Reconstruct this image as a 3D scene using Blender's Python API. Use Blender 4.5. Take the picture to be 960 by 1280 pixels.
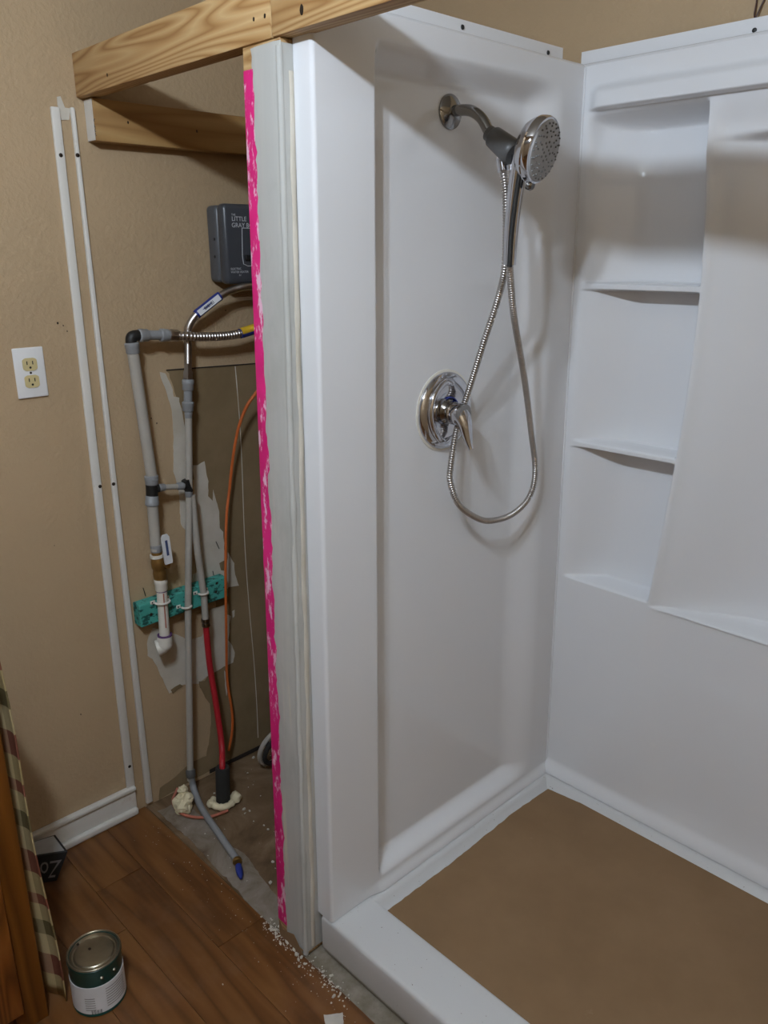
import bpy, bmesh, math, random
from mathutils import Vector, Matrix, noise
random.seed(7)
R = math.radians
S = bpy.context.scene
COL = S.collection
for _o in list(bpy.data.objects): bpy.data.objects.remove(_o)

# ------------------------------------------------------------------ camera
CAM = Vector((1.923, -1.0724, 1.5382)); YAW, PIT, ROL, FPX = .8032, -.3114, -.0051, 1013.28
_fw = Vector((-math.sin(YAW)*math.cos(PIT), math.cos(YAW)*math.cos(PIT), math.sin(PIT)))
_r0 = Vector((math.cos(YAW), math.sin(YAW), 0)); _u0 = _r0.cross(_fw)
_r = _r0*math.cos(ROL) + _u0*math.sin(ROL); _u = _u0*math.cos(ROL) - _r0*math.sin(ROL)
cd = bpy.data.cameras.new('camera'); cam = bpy.data.objects.new('camera', cd); COL.objects.link(cam)
cd.sensor_fit = 'HORIZONTAL'; cd.sensor_width = 36; cd.lens = 36*FPX/960; cd.clip_start = .02
cam.matrix_world = Matrix.Translation(CAM) @ Matrix((_r, _u, -_fw)).transposed().to_4x4()
S.camera = cam
def wp(px, py, ax, val):
    """point of the plane axis=val seen at a pixel of the 960x1280 photograph"""
    v = _fw + _r*((px-480)/FPX) + _u*((640-py)/FPX)
    return CAM + v*((val-CAM[ax])/v[ax])

# ------------------------------------------------------------------ world, light, exposure
w = bpy.data.worlds.new('world'); S.world = w; w.use_nodes = True
w.node_tree.nodes['Background'].inputs[0].default_value = (.5, .5, .5, 1)
w.node_tree.nodes['Background'].inputs[1].default_value = .05
S.view_settings.view_transform = 'Standard'; S.view_settings.look = 'None'
S.view_settings.exposure = 0; S.view_settings.gamma = 1; S.view_settings.use_curve_mapping = False
BULBS = [(1.36, -1.10, 2.235), (1.52, -1.10, 2.235)]
for b in BULBS:
    ld = bpy.data.lights.new('bulb_light', 'POINT'); ld.energy = 29; ld.shadow_soft_size = .03; ld.color = (.85, .98, 1.13)
    lo = bpy.data.objects.new('bulb_light', ld); lo.location = b; COL.objects.link(lo)

# ------------------------------------------------------------------ materials
def lin(c): return tuple(((x/255)/12.92 if x/255 <= .04045 else (((x/255)+.055)/1.055)**2.4) for x in c)
class NT:
    def __init__(s, name):
        s.m = bpy.data.materials.new(name); s.m.use_nodes = True; s.t = s.m.node_tree; s.n = s.t.nodes; s.b = s.n['Principled BSDF']
        s.tc = s.n.new('ShaderNodeTexCoord')
    def l(s, a, b): s.t.links.new(a, b)
    def co(s, scale=(1,1,1), kind='Object'):
        mp = s.n.new('ShaderNodeMapping'); mp.inputs['Scale'].default_value = scale; s.l(s.tc.outputs[kind], mp.inputs[0]); return mp.outputs[0]
    def noise(s, scale, detail=4, rough=.55, vec=None, dist=0):
        t = s.n.new('ShaderNodeTexNoise'); t.inputs['Scale'].default_value = scale; t.inputs['Detail'].default_value = detail
        t.inputs['Roughness'].default_value = rough; t.inputs['Distortion'].default_value = dist
        s.l(vec or s.co(), t.inputs['Vector']); return t.outputs['Fac']
    def ramp(s, f, stops, const=False):
        r = s.n.new('ShaderNodeValToRGB'); e = r.color_ramp.elements
        if const: r.color_ramp.interpolation = 'CONSTANT'
        while len(e) < len(stops): e.new(.5)
        for i, (p, c) in enumerate(stops): e[i].position = p; e[i].color = (*c, 1) if len(c) == 3 else c
        s.l(f, r.inputs[0]); return r.outputs[0]
    def mix(s, f, a, b, mode='MIX'):
        x = s.n.new('ShaderNodeMix'); x.data_type = 'RGBA'; x.blend_type = mode
        for sock, v in ((x.inputs[0], f), (x.inputs[6], a), (x.inputs[7], b)):
            if isinstance(v, (int, float)): sock.default_value = v
            elif isinstance(v, tuple): sock.default_value = (*v, 1)
            else: s.l(v, sock)
        return x.outputs[2]
    def math(s, op, a, b=0.):
        x = s.n.new('ShaderNodeMath'); x.operation = op
        for sock, v in ((x.inputs[0], a), (x.inputs[1], b)):
            if isinstance(v, (int, float)): sock.default_value = v
            else: s.l(v, sock)
        return x.outputs[0]
    def bump(s, h, strength=.3, dist=.002):
        x = s.n.new('ShaderNodeBump'); x.inputs['Strength'].default_value = strength; x.inputs['Distance'].default_value = dist
        s.l(h, x.inputs['Height']); s.l(x.outputs[0], s.b.inputs['Normal'])
    def color(s, c):
        if isinstance(c, tuple): s.b.inputs['Base Color'].default_value = (*c, 1)
        else: s.l(c, s.b.inputs['Base Color'])
    def set(s, rough=.5, metal=0, spec=.5, coat=0):
        s.b.inputs['Roughness'].default_value = rough; s.b.inputs['Metallic'].default_value = metal
        s.b.inputs['Specular IOR Level'].default_value = spec; s.b.inputs['Coat Weight'].default_value = coat
        return s.m
M = {}
def simple(key, c, rough=.5, metal=0, var=.12, scale=20, bump=0, spec=.5, bscale=60):
    n = NT(key); c = lin(c)
    f = n.noise(scale); lo = tuple(x*(1-var) for x in c); hi = tuple(min(1, x*(1+var)) for x in c)
    n.color(n.ramp(f, [(.3, lo), (.7, hi)]))
    if bump: n.bump(n.noise(bscale, 3), bump, .002)
    M[key] = n.set(rough, metal, spec); return n
def wall_mat(key, c):
    n = NT(key); c = lin(c)
    big = n.noise(1.6, 3); n1 = n.noise(9, 5)
    col = n.mix(n.ramp(big, [(.35, (0,0,0)), (.65, (1,1,1))]), tuple(x*.95 for x in c), tuple(min(1, x*1.05) for x in c))
    n.color(col)
    h = n.math('ADD', n.ramp(n.noise(95, 2, .5), [(.42, (0,0,0)), (.62, (1,1,1))]), n.math('MULTIPLY', n.noise(260, 2), .5))
    n.bump(h, .3, .0018)
    M[key] = n.set(.62, 0, .3)
wall_mat('tan', (180, 156, 124))
simple('ceiling_white', (178, 172, 160), .8, bump=.2)
n = NT('acrylic'); n.color(lin((226, 227, 230))); n.bump(n.noise(7, 2), .05, .002); M['acrylic'] = n.set(.055, 0, .5)
n = NT('pan'); n.color(n.mix(n.ramp(n.noise(140, 2), [(.72, (0,0,0)), (.76, (1,1,1))]), lin((206, 206, 206)), lin((140, 130, 120)))); M['pan'] = n.set(.32, 0, .45)
def wood(key, a, b, c, stretch, rings=11, rough=.55, nscale=1., ax=0):
    n = NT(key); sc = [9, 9, 9]; sc[ax] = stretch
    v = n.co(tuple(sc)); f = n.noise(nscale, 2, .4, v)
    g = n.math('PINGPONG', n.math('MULTIPLY', f, rings), .5)
    col = n.ramp(n.math('MULTIPLY', g, 2), [(0., lin(a)), (.55, lin(b)), (1., lin(c))])
    sf = [160, 160, 160]; sf[ax] = 6
    fine = n.noise(1., 3, .6, n.co(tuple(sf)))
    col = n.mix(n.math('MULTIPLY', fine, .45), col, tuple(x*.55 for x in lin(b)))
    n.color(col); n.bump(fine, .12, .001); M[key] = n.set(rough, 0, .35)
wood('pine', (206, 174, 126), (192, 154, 104), (158, 114, 66), .8, 26)
wood('pine_y', (186, 152, 100), (176, 138, 86), (150, 110, 64), .5, 9, ax=1)
wood('oak', (150, 92, 38), (128, 74, 26), (96, 52, 14), .8, 16, .38, ax=2)
wood('oak_dark', (122, 74, 24), (104, 60, 16), (84, 46, 10), .8, 10, .38, ax=2)
# laminate: each plank shifts the pattern by its own random value
n = NT('laminate'); oi = n.n.new('ShaderNodeObjectInfo')
mp = n.n.new('ShaderNodeMapping'); mp.inputs['Scale'].default_value = (1.1, 11, 11); n.l(n.tc.outputs['Object'], mp.inputs[0])
ad = n.n.new('ShaderNodeVectorMath'); ad.operation = 'ADD'; n.l(mp.outputs[0], ad.inputs[0])
cx = n.n.new('ShaderNodeCombineXYZ'); n.l(n.math('MULTIPLY', oi.outputs['Random'], 37), cx.inputs[0]); n.l(n.math('MULTIPLY', oi.outputs['Random'], 19), cx.inputs[1]); n.l(cx.outputs[0], ad.inputs[1])
f = n.noise(1., 3, .5, ad.outputs[0]); g = n.math('PINGPONG', n.math('MULTIPLY', f, 5), .5)
col = n.ramp(n.math('MULTIPLY', g, 2), [(0, lin((122, 82, 44))), (.6, lin((110, 70, 35))), (1, lin((90, 55, 26)))])
tint = n.ramp(oi.outputs['Random'], [(0, (.86, .84, .84)), (1, (1.0, 1.0, 1.0))])
col = n.mix(1., col, tint, 'MULTIPLY')
dust = n.ramp(n.noise(5, 5, .7, n.co((1, 1, 1))), [(.5, (0, 0, 0)), (.8, (.35, .35, .35))])
col = n.mix(dust, col, lin((136, 108, 86))); n.color(col)
n.bump(n.noise(1, 2, .5, n.co((8, 160, 160))), .06, .001); M['laminate'] = n.set(.36, 0, .4)
n = NT('concrete'); f = n.noise(7, 7, .65); n.color(n.ramp(f, [(.3, lin((88, 79, 66))), (.5, lin((122, 113, 98))), (.72, lin((160, 153, 142)))])); n.bump(n.noise(50, 5, .7), .6, .004); M['concrete'] = n.set(.9, 0, .2)
n = NT('old_floor'); f = n.noise(6, 6, .65, None, 1.2); n.color(n.ramp(f, [(.28, lin((78, 60, 42))), (.5, lin((110, 88, 64))), (.75, lin((138, 116, 92)))])); n.bump(n.noise(40, 5, .7), .4, .003); M['old_floor'] = n.set(.8, 0, .25)
n = NT('thinset'); f = n.noise(9, 6, .65, None, .8); n.color(n.ramp(f, [(.3, lin((92, 76, 58))), (.48, lin((126, 114, 100))), (.72, lin((148, 140, 130)))])); n.bump(n.noise(60, 5, .7), .5, .003); M['thinset'] = n.set(.85, 0, .25)
n = NT('pink'); v = n.co((1, 1, .35)); m = n.ramp(n.noise(44, 6, .7, v), [(.545, (0, 0, 0)), (.60, (1, 1, 1))])
n.color(n.mix(m, n.ramp(n.noise(9, 2), [(.3, lin((200, 22, 108))), (.7, lin((228, 40, 130)))]), lin((236, 190, 212)))); n.bump(n.noise(30, 4), .3, .003); M['pink'] = n.set(.5, 0, .35)
n = NT('compound'); v = n.co((1, 1, .05)); f = n.noise(26, 4, .6, v); f2 = n.noise(13, 5, .6, n.co((1, 1, .5)))
cc_ = n.ramp(f, [(.36, lin((182, 182, 178))), (.58, lin((190, 189, 184))), (.68, lin((214, 207, 188)))])
n.color(n.mix(n.ramp(f2, [(.52, (0, 0, 0)), (.66, (.6, .6, .6))]), cc_, lin((172, 172, 166)))); n.bump(f2, .4, .003); M['compound'] = n.set(.8, 0, .25)
n = NT('paper_brown'); f = n.noise(5, 5, .6); n.color(n.ramp(f, [(.3, lin((124, 106, 78))), (.7, lin((144, 124, 94)))])); n.bump(n.noise(60, 3), .15, .002); M['paper_brown'] = n.set(.85, 0, .15)
n = NT('plaster'); f = n.noise(8, 5, .6); n.color(n.ramp(f, [(.3, lin((186, 178, 162))), (.7, lin((208, 202, 190)))])); n.bump(n.noise(40, 4), .2, .002); M['plaster'] = n.set(.85, 0, .2)
n = NT('cardboard'); f = n.noise(4, 5, .6); c = n.ramp(f, [(.3, lin((126, 99, 70))), (.7, lin((138, 110, 80)))])
c = n.mix(n.ramp(n.noise(11, 5, .7), [(.66, (0, 0, 0)), (.82, (.35, .35, .35))]), c, lin((190, 170, 150))); n.color(c); n.bump(n.noise(90, 3), .1, .001); M['cardboard'] = n.set(.7, 0, .25)
n = NT('white_paint'); m = n.ramp(n.noise(15, 5, .7), [(.58, (0, 0, 0)), (.75, (.5, .5, .5))]); n.color(n.mix(m, lin((222, 219, 212)), lin((176, 160, 138)))); M['white_paint'] = n.set(.42, 0, .4)
n = NT('teal'); m = n.ramp(n.noise(75, 4, .65, n.co((1, .6, 1))), [(.52, (0, 0, 0)), (.58, (1, 1, 1))])
n.color(n.mix(m, lin((74, 162, 150)), lin((36, 84, 78)))); n.bump(n.noise(42, 4), .5, .004); M['teal'] = n.set(.55, 0, .35)
n = NT('plaid')
sx = n.n.new('ShaderNodeSeparateXYZ'); n.l(n.tc.outputs['Object'], sx.inputs[0])
zr = n.math('FRACT', n.math('MULTIPLY', sx.outputs[2], 3.6)); xr = n.math('FRACT', n.math('MULTIPLY', sx.outputs[0], 4.))
st = [(0, lin((196, 172, 122))), (.2, lin((128, 52, 52))), (.4, lin((204, 184, 140))), (.6, lin((104, 92, 62))), (.74, lin((200, 178, 130))), (.9, lin((140, 66, 60)))]
c = n.mix(.42, n.ramp(zr, st, True), n.ramp(xr, st, True)); n.color(c); n.bump(n.noise(400, 2), .2, .001); M['plaid'] = n.set(.9, 0, .1)
simple('maroon', (112, 44, 46), .9, var=.2)
simple('chrome', (205, 205, 210), .07, 1, .02)
simple('chrome_dark', (150, 148, 146), .12, 1, .05)
simple('steel', (184, 179, 175), .34, 1, .1)
simple('grey_pipe', (172, 167, 158), .42, 0, .06, 8)
simple('grey_fitting', (140, 142, 144), .45, 0, .06)
simple('grey_dark', (92, 92, 92), .4)
simple('face_grey', (168, 170, 174), .25)
simple('black', (26, 26, 26), .5)
simple('brass', (160, 126, 72), .4, .75, .2)
simple('cpvc', (224, 220, 210), .4, 0, .05)
simple('purple', (96, 62, 112), .5)
simple('red', (170, 32, 42), .45)
simple('orange', (196, 98, 42), .5)
simple('orange_dull', (178, 104, 82), .6)
simple('foam_cream', (226, 214, 180), .8, bump=.9, bscale=70, var=.15)
simple('foam_black', (38, 37, 35), .85, bump=.4)
simple('blue', (34, 50, 128), .45)
simple('yellow', (226, 184, 50), .45)
simple('label_white', (222, 224, 228), .5, var=.04)
simple('print_dark', (48, 48, 52), .6)
simple('print_blue', (62, 78, 120), .6)
simple('print_grey', (150, 148, 148), .6)
simple('box_grey', (82, 85, 90), .38, var=.05)
simple('box_front', (66, 69, 75), .3, var=.05)
simple('box_text', (205, 208, 212), .5, var=.02)
simple('plate_white', (232, 232, 232), .3, var=.02)
simple('ivory', (208, 192, 142), .35, var=.03)
simple('screw_dark', (58, 48, 40), .5, .6)
simple('can_green', (14, 64, 58), .3, var=.15)
simple('can_metal', (150, 142, 124), .3, .9, .25, 14)
simple('carton_dark', (44, 46, 48), .5)
simple('carton_grey', (176, 178, 180), .6)
simple('wire', (70, 42, 34), .5)
simple('crumb', (196, 190, 178), .9, var=.15, scale=60)
simple('tape', (190, 184, 176), .6)
simple('dark_gap', (40, 32, 26), .9)
em = NT('bulb_glass'); em.color((.9, .9, .88)); em.b.inputs['Emission Color'].default_value = (1, .97, .93, 1); em.b.inputs['Emission Strength'].default_value = 6; M['bulb_glass'] = em.set(.4)

# ------------------------------------------------------------------ mesh builder
def V(*a): return Vector(a)
class MB:
    def __init__(s): s.v = []; s.f = []
    def add(s, vs, fs):
        b = len(s.v); s.v += [Vector(p) for p in vs]; s.f += [tuple(i+b for i in q) for q in fs]; return s
    def box(s, a, b, bev=.0, seg=2):
        bm = bmesh.new(); bmesh.ops.create_cube(bm, size=1)
        a, b = Vector(a), Vector(b); c = (a+b)/2; d = b-a
        for v in bm.verts: v.co = Vector((v.co.x*d.x, v.co.y*d.y, v.co.z*d.z)) + c
        if bev: bmesh.ops.bevel(bm, geom=bm.edges[:], offset=bev, segments=seg, affect='EDGES', profile=.5)
        return s.bm(bm)
    def hexa(s, p, bev=0, seg=2):
        """8 corners: bottom 4 (ccw), top 4"""
        bm = bmesh.new(); vs = [bm.verts.new(q) for q in p]
        for q in ((3,2,1,0), (4,5,6,7), (0,1,5,4), (1,2,6,5), (2,3,7,6), (3,0,4,7)): bm.faces.new([vs[i] for i in q])
        if bev: bmesh.ops.bevel(bm, geom=bm.edges[:], offset=bev, segments=seg, affect='EDGES', profile=.5)
        bmesh.ops.recalc_face_normals(bm, faces=bm.faces[:])
        return s.bm(bm)
    def bm(s, bm):
        bm.verts.index_update(); b = len(s.v)
        s.v += [v.co.copy() for v in bm.verts]; s.f += [tuple(v.index+b for v in f.verts) for f in bm.faces]; bm.free(); return s
    def tube(s, pts, rad, seg=14, cap=True, sq=None):
        """swept tube; rad number or list; sq=(normal, factor) flattens the section along normal"""
        pts = [Vector(p) for p in pts]; n = len(pts); rr = rad if isinstance(rad, (list, tuple)) else [rad]*n
        T = [(pts[min(i+1, n-1)]-pts[max(i-1, 0)]).normalized() for i in range(n)]
        ref = V(0, 0, 1) if abs(T[0].z) < .9 else V(0, 1, 0)
        nv = (ref - T[0]*ref.dot(T[0])).normalized(); base = len(s.v)
        for i in range(n):
            if i:
                q = T[i-1].rotation_difference(T[i]); nv = q @ nv; nv = (nv - T[i]*nv.dot(T[i])).normalized()
            bn = T[i].cross(nv)
            for k in range(seg):
                a = 2*math.pi*k/seg; o = (nv*math.cos(a) + bn*math.sin(a))*rr[i]
                if sq: o -= sq[0]*o.dot(sq[0])*(1-sq[1])
                s.v.append(pts[i]+o)
        for i in range(n-1):
            for k in range(seg):
                a, b = base+i*seg+k, base+i*seg+(k+1) % seg; s.f.append((a, b, b+seg, a+seg))
        if cap:
            s.f.append(tuple(base+k for k in reversed(range(seg)))); s.f.append(tuple(base+(n-1)*seg+k for k in range(seg)))
        return s
    def cyl(s, a, b, r, r2=None, seg=20):
        return s.tube([a, b], [r, r if r2 is None else r2], seg)
    def lathe(s, o, axis, prof, seg=36, up=None):
        """prof list of (radius, height along axis)"""
        o, axis = Vector(o), Vector(axis).normalized()
        u = (up or (V(0, 0, 1) if abs(axis.z) < .9 else V(0, 1, 0))); u = (u-axis*u.dot(axis)).normalized(); v = axis.cross(u); base = len(s.v)
        for r, h in prof:
            for k in range(seg):
                a = 2*math.pi*k/seg; s.v.append(o+axis*h+(u*math.cos(a)+v*math.sin(a))*r)
        for i in range(len(prof)-1):
            for k in range(seg):
                a, b = base+i*seg+k, base+i*seg+(k+1) % seg; s.f.append((a, b, b+seg, a+seg))
        s.f.append(tuple(base+k for k in reversed(range(seg)))); s.f.append(tuple(base+(len(prof)-1)*seg+k for k in range(seg)))
        return s
    def ball(s, c, r, sub=2, jit=0, sc=(1, 1, 1)):
        bm = bmesh.new(); bmesh.ops.create_icosphere(bm, subdivisions=sub, radius=1)
        for v in bm.verts:
            k = 1 + (noise.noise(v.co*2.3+Vector(c)*31)*jit if jit else 0)
            v.co = Vector((v.co.x*sc[0], v.co.y*sc[1], v.co.z*sc[2]))*r*k + Vector(c)
        return s.bm(bm)
    def slab(s, outline, nrm, th):
        """flat outline extruded by th along nrm"""
        nrm = Vector(nrm).normalized(); n = len(outline); b = len(s.v)
        s.v += [Vector(p) for p in outline] + [Vector(p)+nrm*th for p in outline]
        s.f.append(tuple(b+n+i for i in range(n))); s.f.append(tuple(b+i for i in reversed(range(n))))
        for i in range(n): j = (i+1) % n; s.f.append((b+i, b+j, b+n+j, b+n+i))
        return s
def wloc(o):
    p = Vector((0, 0, 0))
    while o: p += o.location; o = o.parent
    return p
def build(name, mb, mat, parent=None, smooth=True, ang=38, origin=None):
    me = bpy.data.meshes.new(name)
    if parent: off = wloc(parent)
    elif origin is not None: off = Vector(origin)
    else:
        xs = [v.x for v in mb.v]; ys = [v.y for v in mb.v]; zs = [v.z for v in mb.v]
        off = V((min(xs)+max(xs))/2, (min(ys)+max(ys))/2, min(zs))
    me.from_pydata([v-off for v in mb.v], [], mb.f); me.update()
    bm = bmesh.new(); bm.from_mesh(me); bmesh.ops.recalc_face_normals(bm, faces=bm.faces[:]); bm.to_mesh(me); bm.free()
    if smooth: me.shade_smooth(); me.set_sharp_from_angle(angle=R(ang))
    me.materials.append(M[mat])
    o = bpy.data.objects.new(name, me); COL.objects.link(o)
    if parent: o.parent = parent
    else: o.location = off
    return o
def tag(o, label, cat, group=None):
    o['label'] = label; o['category'] = cat
    if group: o['group'] = group
    return o
def thing(name, loc, label, cat, group=None):
    o = bpy.data.objects.new(name, None); o.location = loc; o.empty_display_size = .05; COL.objects.link(o); return tag(o, label, cat, group)
def struct(o, label=None):
    o['kind'] = 'structure'
    if label: o['label'] = label
    return o
def text_mesh(txt, size, origin, right, up, ext=.0004, mirror=False):
    cu = bpy.data.curves.new('t', 'FONT'); cu.body = txt; cu.size = size; cu.extrude = 0; cu.resolution_u = 3
    o = bpy.data.objects.new('t', cu); COL.objects.link(o); bpy.context.view_layer.update()
    me = bpy.data.meshes.new_from_object(o.evaluated_get(bpy.context.evaluated_depsgraph_get()))
    right, up = Vector(right), Vector(up); nn = right.cross(up).normalized()
    mb = MB().add([Vector(origin)+right*v.co.x+up*v.co.y+nn*ext for v in me.vertices], [tuple(p.vertices) for p in me.polygons])
    bpy.data.objects.remove(o); bpy.data.curves.remove(cu); bpy.data.meshes.remove(me); return mb
def curve(pts, n=10):
    """Catmull-Rom through points"""
    P = [Vector(p) for p in pts]; P = [P[0]*2-P[1]] + P + [P[-1]*2-P[-2]]; out = []
    for i in range(1, len(P)-2):
        for k in range(n):
            t = k/n; a, b, c, d = P[i-1], P[i], P[i+1], P[i+2]
            out.append(.5*((2*b)+(c-a)*t+(2*a-5*b+4*c-d)*t*t+(3*b-a-3*c+d)*t**3))
    return out+[P[-2]]
def resample(pts, step):
    L = [0]
    for a, b in zip(pts, pts[1:]): L.append(L[-1]+(b-a).length)
    N = max(2, int(L[-1]/step)); out = []; j = 0
    for i in range(N+1):
        t = L[-1]*i/N
        while j < len(L)-2 and L[j+1] < t: j += 1
        k = (t-L[j])/max(1e-9, L[j+1]-L[j]); out.append(pts[j].lerp(pts[j+1], min(1, k)))
    return out
def ribbed(pts, r, pitch, amp, seg=12):
    q = resample(pts, pitch/4); prof = [0, .8, 1, .8]
    return MB().tube(q, [r-amp+amp*prof[i % 4] for i in range(len(q))], seg)
def smooth01(a, b, x):
    t = max(0, min(1, (x-a)/(b-a))) if a != b else float(x > a); return t*t*(3-2*t)
def ragged(pts, amp, step, seed=0, keep=()):
    out = []
    n = len(pts)
    for i in range(n):
        a, b = Vector(pts[i]), Vector(pts[(i+1) % n]); m = max(1, int((b-a).length/step))
        for k in range(m):
            p = a.lerp(b, k/m)
            if i not in keep:
                q = noise.noise_vector(p*38+V(seed, seed*2, 0))+.6*noise.noise_vector(p*110+V(0, seed, 3)); p = p + V(0 if amp[0] == 0 else q.x*amp[0], 0 if amp[1] == 0 else q.y*amp[1], q.z*amp[2])
            out.append(p)
    return out

# ------------------------------------------------------------------ room shell
XR, YF, YB, ZC = 2.36, -3.4, .688, 2.42
XS, H0, HT = .7988, .105, 1.9576                        # shower: side face, rim height, flange top
def Dz(z): return .660-.026*(z-.1)/1.8                   # face of the back panel (a little out of plumb)
def Yz(z): return -.149+.014*(z-.1)/1.8                  # front edge of the side panel
floor = struct(build('floor', MB().box((-.1, YF-.1, -.1), (XR+.1, -.19, -.009)).box((-.1, -.19, -.1), (XR+.1, YB+.13, -.006)), 'old_floor', smooth=False), 'stripped subfloor under the laminate and in the open closet')
struct(build('wall_left', MB().box((-.1, YF-.1, -.1), (0, YB+.13, ZC)), 'tan', smooth=False), 'tan textured wall with the outlet and pipes')
wall_left = bpy.data.objects['wall_left']
struct(build('wall_back', MB().box((0, YB+.085, -.1), (XR+.1, YB+.13, 1.93)).box((0, YB, 1.925), (XR+.1, YB+.13, ZC)), 'tan', smooth=False), 'tan textured wall above the shower panels')
struct(build('wall_right', MB().box((XR, YF-.1, -.1), (XR+.1, YB+.13, ZC)), 'tan', smooth=False))
struct(build('wall_front', MB().box((0, YF-.1, -.1), (XR, YF, ZC)), 'tan', smooth=False))
struct(build('ceiling', MB().box((-.1, YF-.1, ZC), (XR+.1, YB+.1, ZC+.1)), 'ceiling_white', smooth=False))

# laminate planks, each a part of the floor
PW = .127; rows = int((-.196-YF)/PW)+1
random.seed(3)
for i in range(rows):
    y1 = -.196-i*PW; y0 = max(YF, y1-PW+.0007); x = .004-random.choice([.0, .33, .62, .81, .95])*1.0
    if i == 0: x = .004-.42
    if i == 1: x = .004-.78
    while x < XR:
        a, b = max(x, .004), min(x+1.0, XR)
        if b-a > .02:
            dz = random.uniform(-.0002, .0002)
            p = build('plank', MB().box((a+.0005, y0, -.008), (b-.0005, y1, 0+dz), .0005, 1), 'laminate', floor, smooth=False)
        x += 1.0
# bare strip between laminate and curb, thinset smear at the closet edge
build('thinset_smear', MB().slab(ragged([wp(196, 1012, 2, 0), wp(240, 1050, 2, 0), wp(300, 1115, 2, 0), wp(349, 1172, 2, 0), wp(352, 1128, 2, 0), wp(308, 1068, 2, 0), wp(285, 1052, 2, 0), wp(262, 1025, 2, 0), wp(225, 1000, 2, 0)], (.005, .005, 0), .012, 2), (0, 0, 1), .0012), 'thinset', floor, smooth=False)
bpy.data.objects['thinset_smear'].location.z -= .0062
cs = build('concrete_strip', MB().slab(ragged([(.60, -.2, -.0062), (.9, -.2, -.0062), (XR, -.2, -.0062), (XR, -.12, -.0062), (.60, -.12, -.0062)], (0, .006, 0), .02, 5), (0, 0, 1), .0022), 'concrete', floor, smooth=False)

# ------------------------------------------------------------------ torn drywall on the left wall
def patch(name, px, mat, th, amp=.006, seed=1, x0=.0002, step=.012):
    build(name, MB().slab(ragged([wp(a, b, 0, x0) for a, b in px], (0, amp, amp), step, seed), (1, 0, 0), th), mat, wall_left, smooth=False)
patch('bare_drywall_paper', [(206, 463), (325, 454), (372, 450.5), (470, 443), (490, 840), (330, 929), (246, 972), (198, 1000), (200, 985), (222, 968), (240, 952), (258, 945), (264, 905), (262, 880), (250, 860), (265, 838), (275, 800), (270, 760), (265, 700), (258, 640), (246, 600), (232, 600), (228, 560), (222, 500), (210, 466)], 'paper_brown', .0006, .003, 1)
patch('plaster_patch', [(199, 465), (206, 466), (216, 487), (216.5, 496), (223.6, 497), (227, 515), (231, 534), (235, 602), (234, 622), (231, 662), (226, 655), (224, 620), (222, 604), (216.5, 590), (217, 549), (215, 515), (207, 487)], 'plaster', .0014, .002, 4, step=.008)
patch('plaster_patch', [(241.5, 581), (247, 581), (255.6, 576), (257, 590), (260, 602), (260, 620), (266, 626), (266.6, 612), (274, 640), (274, 660), (279, 665), (281, 700), (274, 704), (276, 713), (283, 714), (285, 690), (292, 704), (294, 718), (298, 732), (285, 734), (283, 740), (240, 740), (241, 718), (253, 712), (247, 640), (243, 612)], 'plaster', .0014, .002, 5, step=.008)
patch('plaster_patch', [(262, 762), (282, 755), (283, 768), (288, 770), (285, 800), (291, 809), (293, 816), (291, 828), (283, 831), (270, 839), (260, 844), (248, 854), (227, 856), (212, 866), (204, 852), (191, 824), (184, 820), (184, 800), (191, 784), (214, 790), (236, 800), (252, 796), (258, 780)], 'plaster', .0014, .003, 6, step=.008)
patch('plaster_chip', [(280, 838), (283, 842), (285, 858), (283, 870), (281, 856)], 'plaster', .0014, .001, 7)
patch('plaster_chip', [(290, 764), (293, 762), (293, 770), (291, 772)], 'plaster', .0014, .001, 8)
patch('paper_chip', [(213, 862), (224, 855), (228, 857), (216, 866)], 'paper_brown', .0026, .002, 6)
patch('paper_chip', [(248, 852), (262, 850), (258, 858), (250, 860)], 'paper_brown', .0026, .002, 7)
build('panel_crack', MB().slab([wp(208, 462, 0, .001), wp(470, 442.4, 0, .001), wp(470, 443.9, 0, .001), wp(208, 463.5, 0, .001)], (1, 0, 0), .0012), 'dark_gap', wall_left, smooth=False)
seam = [wp(294 + (322-294)*t + 1.5*math.sin(t*9), 458+(922-458)*t, 0, .001) for t in [i/24 for i in range(25)]]
build('drywall_seam', MB().tube(seam, [.0012+.0006*noise.noise(V(i*.7, 0, 0)) for i in range(25)], 6), 'plaster', wall_left)
build('floor_gap', MB().slab([wp(a, b, 0, .0015) for a, b in ((262, 962), (336, 926), (336, 931), (262, 967))], (1, 0, 0), .0008), 'dark_gap', wall_left, smooth=False)
for a, b, r in ((282, 388, .0018), (196, 529, .002), (72, 404, .0025), (79, 407, .0016), (84, 414, .0016), (68, 682, .0012), (189, 523, .0018), (309, 606, .0015), (312, 696, .0015), (306, 730, .0015), (101, 893, .0018)):
    build('wall_scuff', MB().ball(wp(a, b, 0, .0003), r, 1, .5, (.2, 1, 1.3)), 'screw_dark', wall_left)
nail = wall_left
for a, b, c, e in ((182, 745, 179, 735), (274, 686, 270, 677), (267, 719, 266, 714)):
    build('nail', MB().cyl(wp(a, b, 0, .001), wp(c, e, 0, .022), .0011, seg=8), 'screw_dark', nail)

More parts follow.
